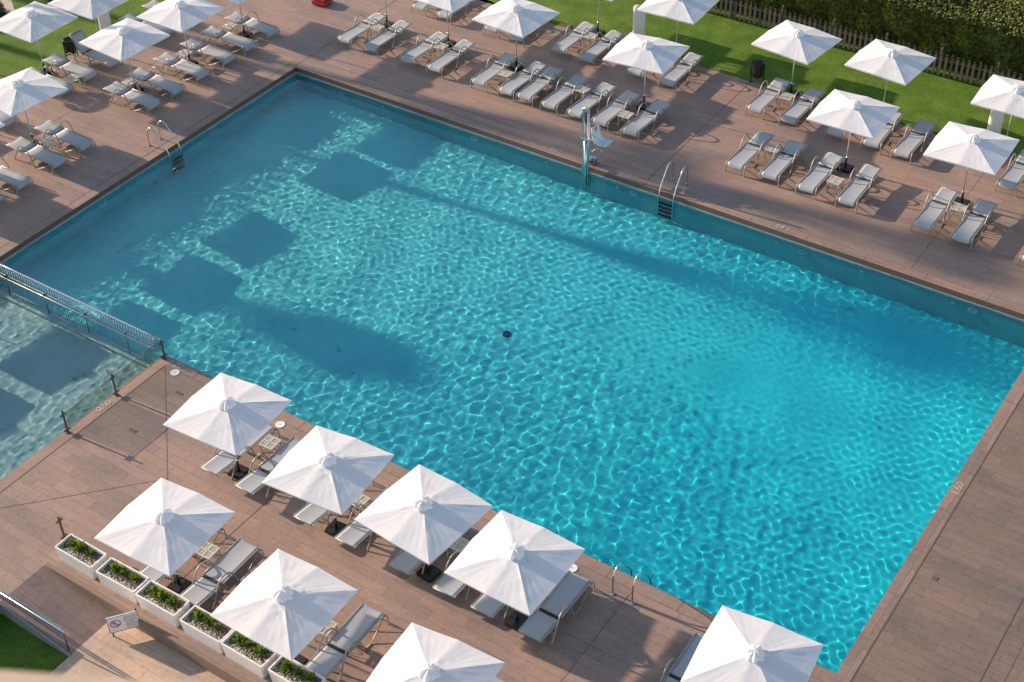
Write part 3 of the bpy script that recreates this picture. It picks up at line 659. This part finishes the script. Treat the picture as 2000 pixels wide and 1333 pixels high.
def plant_mesh(seed):
    r = random.Random(seed); bm = bmesh.new()
    for i in range(70):
        a = r.uniform(0, 6.283); el = r.uniform(.25, 1.35); L = r.uniform(.11, .21); wd = r.uniform(.014, .024)
        d = Vector((math.cos(a) * math.cos(el), math.sin(a) * math.cos(el), math.sin(el))); sd_ = Vector((-math.sin(a), math.cos(a), 0)) * wd; o_ = Vector((r.gauss(0, .022), r.gauss(0, .022), 0))
        p0, p1, p2 = o_, o_ + d * L * .6, o_ + d * L + Vector((0, 0, -.02 * math.cos(el)))
        v = [bm.verts.new(p) for p in (p0 - sd_ * .4, p0 + sd_ * .4, p1 + sd_, p2, p1 - sd_)]
        bm.faces.new(v)
    me = bpy.data.meshes.new('plant'); bm.to_mesh(me); bm.free(); me.materials.append(M['plant_leaf']); return me
PL = [plant_mesh(s_) for s_ in range(4)]
pn = ['first', 'second', 'third', 'fourth', 'fifth', 'sixth']
for i, x in enumerate((3.75, 5.07, 6.29, 7.62, 8.80, 10.10)):
    t = empty('planter', (x, -6.43 + jit(.012), 0), 'white tapered trough planter with gravel, %s along the kerb from the steel post' % pn[i], 'planter', 'white planters lining the kerb', jit(.02))
    for nm, me in (('box', PM), ('soil', SOIL), ('grey_gravel', PEB[i % 2][0]), ('cream_gravel', PEB[i % 2][1])):
        o = bpy.data.objects.new(nm, me); COL.objects.link(o); o.parent = t
        if 'gravel' in nm: o['kind'] = 'stuff'
    for k, dx in enumerate((-.30, -.02, .26)):
        o = bpy.data.objects.new('succulent_plant', PL[(i + k) % 4]); COL.objects.link(o); s_ = random.uniform(.8, 1.25); o.scale = (s_, s_, s_); o.location = (x + dx + jit(.04), -6.36 + jit(.03), .385); o.rotation_euler = (0, 0, random.uniform(0, 6))
        tag(o, 'small green rosette plant, %s in the %s white planter' % (('left one', 'middle one', 'right one')[k], pn[i]), 'plant', 'small plants in the white planters')

# ------------------------------------------------------------------ signboard
def text_obj(name, s, size, mat, parent=None, extrude=.001, bold=0):
    c = bpy.data.curves.new(name, 'FONT'); c.body = s; c.size = size; c.extrude = extrude; c.offset = bold; c.align_x = 'CENTER'; c.align_y = 'CENTER'; c.materials.append(mat)
    o = bpy.data.objects.new(name, c); COL.objects.link(o); dg = bpy.context.evaluated_depsgraph_get(); dg.update()
    me = bpy.data.meshes.new_from_object(o.evaluated_get(dg)); bpy.data.objects.remove(o); bpy.data.curves.remove(c)
    o = bpy.data.objects.new(name, me); COL.objects.link(o)
    if parent: o.parent = parent
    return o
plain('sign_red', (.55, .02, .025), .5); plain('sign_white', (.80, .80, .80), .45); plain('sign_grey', (.16, .15, .17), .6); plain('mark_white', (.52, .46, .40), .7)
def sign():
    ax, ay, bx_, by_ = 5.45, -7.22, 5.82, -6.74
    ang = math.atan2(by_ - ay, bx_ - ax); t = empty('warning_sign', ((ax + bx_) / 2 + .13, (ay + by_) / 2 - .21, HL + .13), 'white rules board with red no-diving circle standing by the third planter', 'sign', None, ang)
    W, H_ = .68, .50; b = MB(); b.box((0, 0, H_ / 2 + .02), (W, .02, H_)); b.build('board', M['sign_white'], t)
    b = MB()
    for z in (.03, H_ + .01): b.box((0, -.012, z), (W, .006, .012))
    for x in (-W / 2 + .006, W / 2 - .006): b.box((x, -.012, H_ / 2 + .02), (.012, .006, H_ - .03))
    b.build('border', M['sign_grey'], t)
    b = MB(); cx, cz = -.17, .29; n = 32
    for k in range(n):
        a0, a1 = 2 * math.pi * k / n, 2 * math.pi * (k + 1) / n
        for r0, r1 in ((.095, .118),): b.poly([(cx + r * math.cos(a), -.0125, cz + r * math.sin(a)) for r, a in ((r0, a0), (r1, a0), (r1, a1), (r0, a1))])
    b.box((cx, -.0128, cz), (.2, .002, .022), Matrix.Rotation(R(38), 3, 'Y')); b.build('prohibition_ring', M['sign_red'], t)
    b = MB(); b.box((cx - .02, -.0115, cz + .01), (.10, .002, .028), Matrix.Rotation(R(-55), 3, 'Y')); b.box((cx + .035, -.0115, cz - .045), (.07, .002, .02), Matrix.Rotation(R(-20), 3, 'Y')); b.box((cx - .03, -.0115, cz + .062), (.03, .002, .03)); b.box((cx, -.0115, cz - .07), (.1, .002, .012)); b.build('diver_figure', M['sign_grey'], t)
    r = random.Random(2)
    bg_ = MB()
    for row in range(10):
        br = MB()
        z = .435 - row * .04; red = row in (0, 3, 6); x = (.01 if row < 3 else .05) if not red else .03
        end = .30 - (.06 if row in (2, 5) else 0)
        while x < end:
            w_ = r.uniform(.02, .055); (br if red else bg_).box((x + w_ / 2, -.0115, z), (w_, .002, .017 if red else .012)); x += w_ + .010
        if red: br.build('heading', M['sign_red'], t)
    bg_.build('small_print', M['sign_grey'], t)
    b = MB(); b.box((W / 2 - .03, .02, .22), (.03, .02, .70)); b.box((-W / 2 + .06, .03, .1), (.03, .02, .46)); b.build('stand', M['black_metal'], t)
sign()
# painted depths on the coping
def mark(s, x, y, rot, lab, size=.27):
    o = text_obj('depth_mark', s, size, M['mark_white'], None, .0008); o.location = (x, y, .0075); o.rotation_euler = (0, 0, rot); tag(o, lab, 'marking', 'painted water depths on the coping'); return o
mark('1.60', 19.47, 6.55, R(90), 'white painted 1.60 on the right coping')
mark('0.50', .15, -2.36, R(90), 'white painted 0.50 beside the glass balustrade')
mark('1.20', .55, -.16, 0, 'white painted 1.20 at the pool corner by the railing')
mark('1.60', 11.29, 14.09, R(180), 'white painted 1.60 on the far coping right of the ladder')
mark('1.60', 3.38, 14.09, R(180), 'white painted 1.60 on the far coping left of the pool lift')
mark('1.20', -3.39, 14.12, R(180), 'white painted 1.20 on the far coping near the far corner')

# ------------------------------------------------------------------ underwater lights and jets
def wall_fitting(x, y, z, ax, big, lab):
    t = empty('pool_light' if big else 'water_inlet', (x, y, z), lab, 'pool light' if big else 'water inlet', 'underwater pool lights' if big else 'water inlets in the pool walls', 0 if ax == 'y' else R(90))
    b = MB()
    if big:
        b.tube([(.125 * math.cos(a), -.012, .125 * math.sin(a)) for a in np.linspace(0, 2 * math.pi, 25)], .016, 6, False); b.build('rim', M['white_plastic'], t)
        b = MB(); b.tube([(0, -.004, 0), (0, -.016, 0)], .10, 20); b.build('lens', M['pool_wall'], t)
    else: b.tube([(0, -.004, 0), (0, -.03, 0)], .05, 14); b.build('nozzle', M['white_plastic'], t)
for i, x in enumerate((-5.17, .36, 6.37, 12.09, 17.21)): wall_fitting(x, PY1 - .006, -.58, 'y', True, 'round white-rimmed pool light under water in the far wall, %s' % ordn[i])
for i, x in enumerate((-3.42, 3.18, 5.79, 11.23, 13.92, 16.64)): wall_fitting(x, PY1 - .006, -.52, 'y', False, 'small white inlet under water in the far wall, %s' % ordn[i])
for i, y in enumerate((4.58, 9.48)): wall_fitting(PX0 + .006, y, -.58, 'x', True, 'round white-rimmed pool light in the left wall, %s' % ('nearer the railing' if i == 0 else 'past the ladder'))
wall_fitting(PX0 + .006, 5.6, -.52, 'x', False, 'small white inlet under water in the left wall')
t = empty('floor_drain', (6.5, 6.6, fz(6.5)), 'dark round drain fitting on the pool floor in mid-pool', 'drain'); b = MB(); b.disc((0, 0, .002), .13, .05, 20); b.build('grate', M['drain_blue'], t); b = MB(); b.disc((-.1, -.05, .055), .045, .02, 12); b.build('cap', M['white_plastic'], t)

# ------------------------------------------------------------------ bins, pillars
def bin_(x, y, rot, lab, tilt=0):
    t = empty('litter_bin', (x, y, 0), lab, 'bin', 'black litter bins', rot)
    bm = bmesh.new(); n = 24; rows = []
    for z, r_ in ((.27, .0), (.27, .16), (.30, .175), (.78, .20), (.79, .205), (.79, .185), (.34, .165), (.33, 0)):
        rows.append([bm.verts.new((r_ * math.cos(2 * math.pi * k / n), r_ * math.sin(2 * math.pi * k / n), z)) for k in range(n)])
    for A, B in zip(rows, rows[1:]):
        for k in range(n): bm.faces.new((A[k], A[(k + 1) % n], B[(k + 1) % n], B[k])).smooth = True
    bmesh.ops.remove_doubles(bm, verts=bm.verts, dist=1e-4); bmesh.ops.recalc_face_normals(bm, faces=bm.faces); me = bpy.data.meshes.new('basket'); bm.to_mesh(me); bm.free(); link('basket', me, M['black_metal'], t)
    for s in (-1, 1): b = MB(); b.box((s * .225, 0, .40), (.03, .04, .80)); b.box((s * .215, 0, .5), (.03, .03, .04)); b.box((s * .225, 0, .005), (.08, .08, .01)); b.build('post', M['black_metal'], t)
bin_(6.82, 21.3, 0, 'black round litter bin on two posts at the edge of the far lawn')
bin_(-14.3, 10.1, R(80), 'black round litter bin on two posts behind the raised lounger')
for x, y, lab in ((1.85, 21.95, 'in the middle of the far lawn'), (14.65, 22.35, 'beside the parasol at the right edge'), (-14.9, 12.3, 'at the upper left behind the parasols')):
    b = MB(); oval = [(.22 * math.copysign(abs(math.cos(a)) ** .7, math.cos(a)), .15 * math.copysign(abs(math.sin(a)) ** .7, math.sin(a))) for a in np.linspace(0, 2 * math.pi, 28, endpoint=False)]; b.prism(oval, 0, 1.22); b.prism([(p_[0] * .94, p_[1] * .92) for p_ in oval], 1.22, 1.25); o = b.build('lawn_pillar', M['pillar_white']); o.location = (x, y, 0); o.rotation_euler = (0, 0, R(20)); tag(o, 'plain white rectangular pillar ' + lab, 'pillar', 'white pillars on the lawn')

# ------------------------------------------------------------------ picket fence and hedge
def fence():
    t = empty('picket_fence', (9, 24.95, 0), 'weathered grey-brown picket fence in front of the hedge', 'fence')
    b = MB(); i = 0; x = 1.6
    while x < 20:
        hgt = .80 + random.uniform(-.03, .03); y = jit(.012); zz = .09
        b.box((x - 9, y, zz + (hgt - .03) / 2), (.085, .022, hgt - .03), Matrix.Rotation(jit(.02), 3, 'Y')); b.tube([(x - 9, y - .011, zz + hgt - .035), (x - 9, y + .011, zz + hgt - .035)], .043, 10); x += .193 + jit(.006)
    b.build('pickets', M['wood_fence'], t)
    for z in (.30, .66): b = MB(); b.box((1.8, .03, z), (18.4, .035, .07)); b.build('rail', M['wood_fence'], t)
    x = 2.0
    while x < 20: b = MB(); b.box((x - 9, .075, .52), (.09, .09, 1.04), bev=.012); b.build('post', M['wood_fence'], t); x += 1.95
fence()
def leaf_cloud(name, pts, nrm, size, mat, parent=None, seed=0, rnd=.8):
    r = np.random.default_rng(seed); n = len(pts); a = r.normal(size=(n, 3)); a /= np.linalg.norm(a, axis=1)[:, None]; a = a * rnd + nrm; b_ = np.cross(a, r.normal(size=(n, 3))); b_ /= np.linalg.norm(b_, axis=1)[:, None]; c = np.cross(a, b_); c /= np.linalg.norm(c, axis=1)[:, None]
    s = size * r.uniform(.6, 1.3, (n, 1)); co = np.stack([pts - b_ * s, pts - c * s * .5, pts + b_ * s, pts + c * s * .5], 1).reshape(-1, 3)
    me = raw_mesh(name, co, np.arange(4 * n).reshape(n, 4)); return link(name, me, mat, parent)
def hedge():
    t = empty('hedge', (10, 28, 0), 'tall dense clipped hedge with sunlit yellow-green top behind the picket fence', 'hedge')
    r = np.random.default_rng(3); x0, x1, y0, y1, H_ = 0.5, 26, 25.45, 28.1, 1.95
    n1, n2 = 52000, 42000
    P1 = np.stack([r.uniform(x0, x1, n1), y0 + np.abs(r.normal(0, .05, n1)) - .04 + .16 * np.abs(np.sin(np.linspace(0, 1, n1) * 0 + 1)), r.uniform(0, H_, n1) ** 1.0], 1); P1[:, 1] += .16 * np.sin(P1[:, 0] * 2.1) * np.sin(P1[:, 2] * 3) + .10 * np.sin(P1[:, 0] * 5.3 + P1[:, 2] * 2)
    P2 = np.stack([r.uniform(x0, x1, n2), r.uniform(y0 - .05, y1, n2), H_ + r.normal(0, .06, n2)], 1); P2[:, 2] += .06 * np.sin(P2[:, 0] * 1.7) * np.cos(P2[:, 1] * 1.3)
    P = np.concatenate([P1, P2]); nr = np.concatenate([np.tile([.8, -1.1, .0], (n1, 1)), np.tile([-.7, 0, 1.0], (n2, 1))])
    leaf_cloud('foliage', P - np.array([10, 28, 0]), nr, .055, M['hedge_leaf'], t, 4, np.concatenate([np.full((n1, 1), .5), np.full((n2, 1), .8)]))
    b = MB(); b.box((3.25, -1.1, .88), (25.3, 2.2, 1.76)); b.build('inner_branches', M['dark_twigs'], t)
hedge()
# little things along the top edge
def clump(name, x, y, z, rx_, ry_, rz_, n, size, mat, lab, cat, seed):
    r = np.random.default_rng(seed); d = r.normal(size=(n, 3)); d /= np.linalg.norm(d, axis=1)[:, None]; d[:, 2] = np.abs(d[:, 2]); k = r.uniform(.75, 1.05, (n, 1)); P = d * k * np.array([rx_, ry_, rz_])
    o = leaf_cloud(name, P, d * .4, size, mat, None, seed); o.location = (x, y, z); tag(o, lab, cat); return o
clump('shrub', -19.6, 10.6, 0, .8, .9, .7, 2600, .06, M['shrub_leaf'], 'round dark green shrub beside the beige path at the upper left', 'shrub', 5)
b = MB(); b.disc((0, 0, 0), .32, .28, 24); b.disc((0, 0, .28), .34, .03, 24); o = b.build('round_stool', M['blue_plastic']); o.location = (-18.55, 13.1, 0); tag(o, 'dark blue round pouf on the beige path at the top edge', 'pouf')
b = MB(); b.disc((0, 0, 0), .3, .35, 24); b.disc((0, 0, .35), .32, .03, 24); o = b.build('round_stool', M['blue_plastic']); o.location = (-18.9, 9.2, 0); tag(o, 'blue round pouf beside the dark shrub at the left edge', 'pouf')
t = empty('stacking_crate', (-9.55, 18.15, 0), 'low red plastic crate on the shaded deck at the top edge', 'crate', None, R(8)); b = MB(); b.box((0, 0, .10), (.62, .62, .16), bev=.04); b.build('tray', M['red_plastic'], t)
b = MB(); b.box((0, 0, .22), (.5, .5, .08), bev=.03); b.build('lid', M['red_plastic'], t); b = MB(); b.disc((.05, .1, .262), .06, .01, 12); b.build('opening', M['black_metal'], t)
t = empty('red_parasol', (13.75, 29.6, 0), 'red parasol edge beyond the hedge in the top right corner', 'parasol'); b = MB(); n = 24
ringv = [b.bm.verts.new((1.7 * math.cos(2 * math.pi * k / n), 1.7 * math.sin(2 * math.pi * k / n), 1.9)) for k in range(n)]; top_ = b.bm.verts.new((0, 0, 2.4))
for k in range(n): b.bm.faces.new((ringv[k], ringv[(k + 1) % n], top_))
b.build('canopy', M['red_plastic'], t); b = MB(); b.tube([(0, 0, 0), (0, 0, 2.3)], .03, 8); b.build('pole', M['pole'], t)

# ------------------------------------------------------------------ tall trees left of the pool (their shadows cross it)
def tree(x, y, h, rx_, rz_, lab, seed):
    t = empty('shade_tree', (x, y, 0), lab, 'tree', 'tall trees left of the pool'); r = np.random.default_rng(seed)
    b = MB(); b.tube([(.12 * math.sin(i), .1 * math.cos(i * .7), h * i / 8) for i in range(9)], [.24 - .08 * i / 8 for i in range(9)], 10)
    for k in range(7):
        a = k * .9; b.tube([(0, 0, h * .8), (rx_ * .6 * math.cos(a), rx_ * .6 * math.sin(a), h + rz_ * .3 * math.sin(k))], [.1, .03], 6)
    b.build('trunk', M['trunk'], t)
    n = 5200 if seed == 2 else 1500; d = r.normal(size=(n, 3)); d /= np.linalg.norm(d, axis=1)[:, None]
    lump = 1 + .22 * np.sin(4 * d[:, 0] + seed) * np.cos(3 * d[:, 1] + 5 * d[:, 2])
    P = d * (r.uniform(.1, 1, (n, 1)) ** .5) * lump[:, None] * np.array([rx_, rx_, rz_]) + np.array([0, 0, h])
    leaf_cloud('crown', P, d * .3, .10, M['palm_leaf'], t, seed)
tree(-48, 6.9, 18.7, 1.9, 1.1, 'tallest slender tree left of the pool', 1)
tree(-48, -.6, 14.7, 1.15, .75, 'slender tree left of the railing', 2)
tree(-48, 10.5, 16.3, 1.3, .6, 'slender tree beyond the upper left lawn', 3)
tree(-48, 10.0, 19.3, 1.2, .6, 'taller slender tree beyond the upper left lawn', 4)

# the stone balcony ledge the view looks down over, out of focus at the bottom of the frame
def ledge():
    p = Vector((23.949, -19.141, 23.9)); q = Vector((24.191, -19.012, 23.9)); d = (q - p).normalized(); n = Vector((d.y, -d.x, 0))     # n points back to the building
    ang = math.atan2(d.y, d.x); b = MB(); b.box((0, -.15, -.06), (3.0, .30, .12), bev=.015); b.box((0, -.17, -.6), (2.96, .2, 1.0)); o = b.build('balcony_ledge', M['concrete']); o.location = p + d * -1.25; o.rotation_euler = (0, 0, ang)
    tag(o, 'blurred beige stone balcony ledge along the bottom left edge', 'ledge')
ledge()
t = empty('hoop_shadow_caster', (-18.3, 7.7, 0), 'added unseen post with a broad flat hoop casting a ring shadow', 'shadow caster')  # hoop post added out of view, shaped to cast the ring shadow on the deck
b = MB(); b.tube([(0, 0, 0), (0, 0, 2.0)], .04, 8); b.build('post', M['pole'], t); b = MB(); b.tube([(.55 * math.cos(a), .55 * math.sin(a), 2.0) for a in np.linspace(-2.2, 2.2, 26)], .09, 8); b.build('shadow_hoop', M['pole'], t)
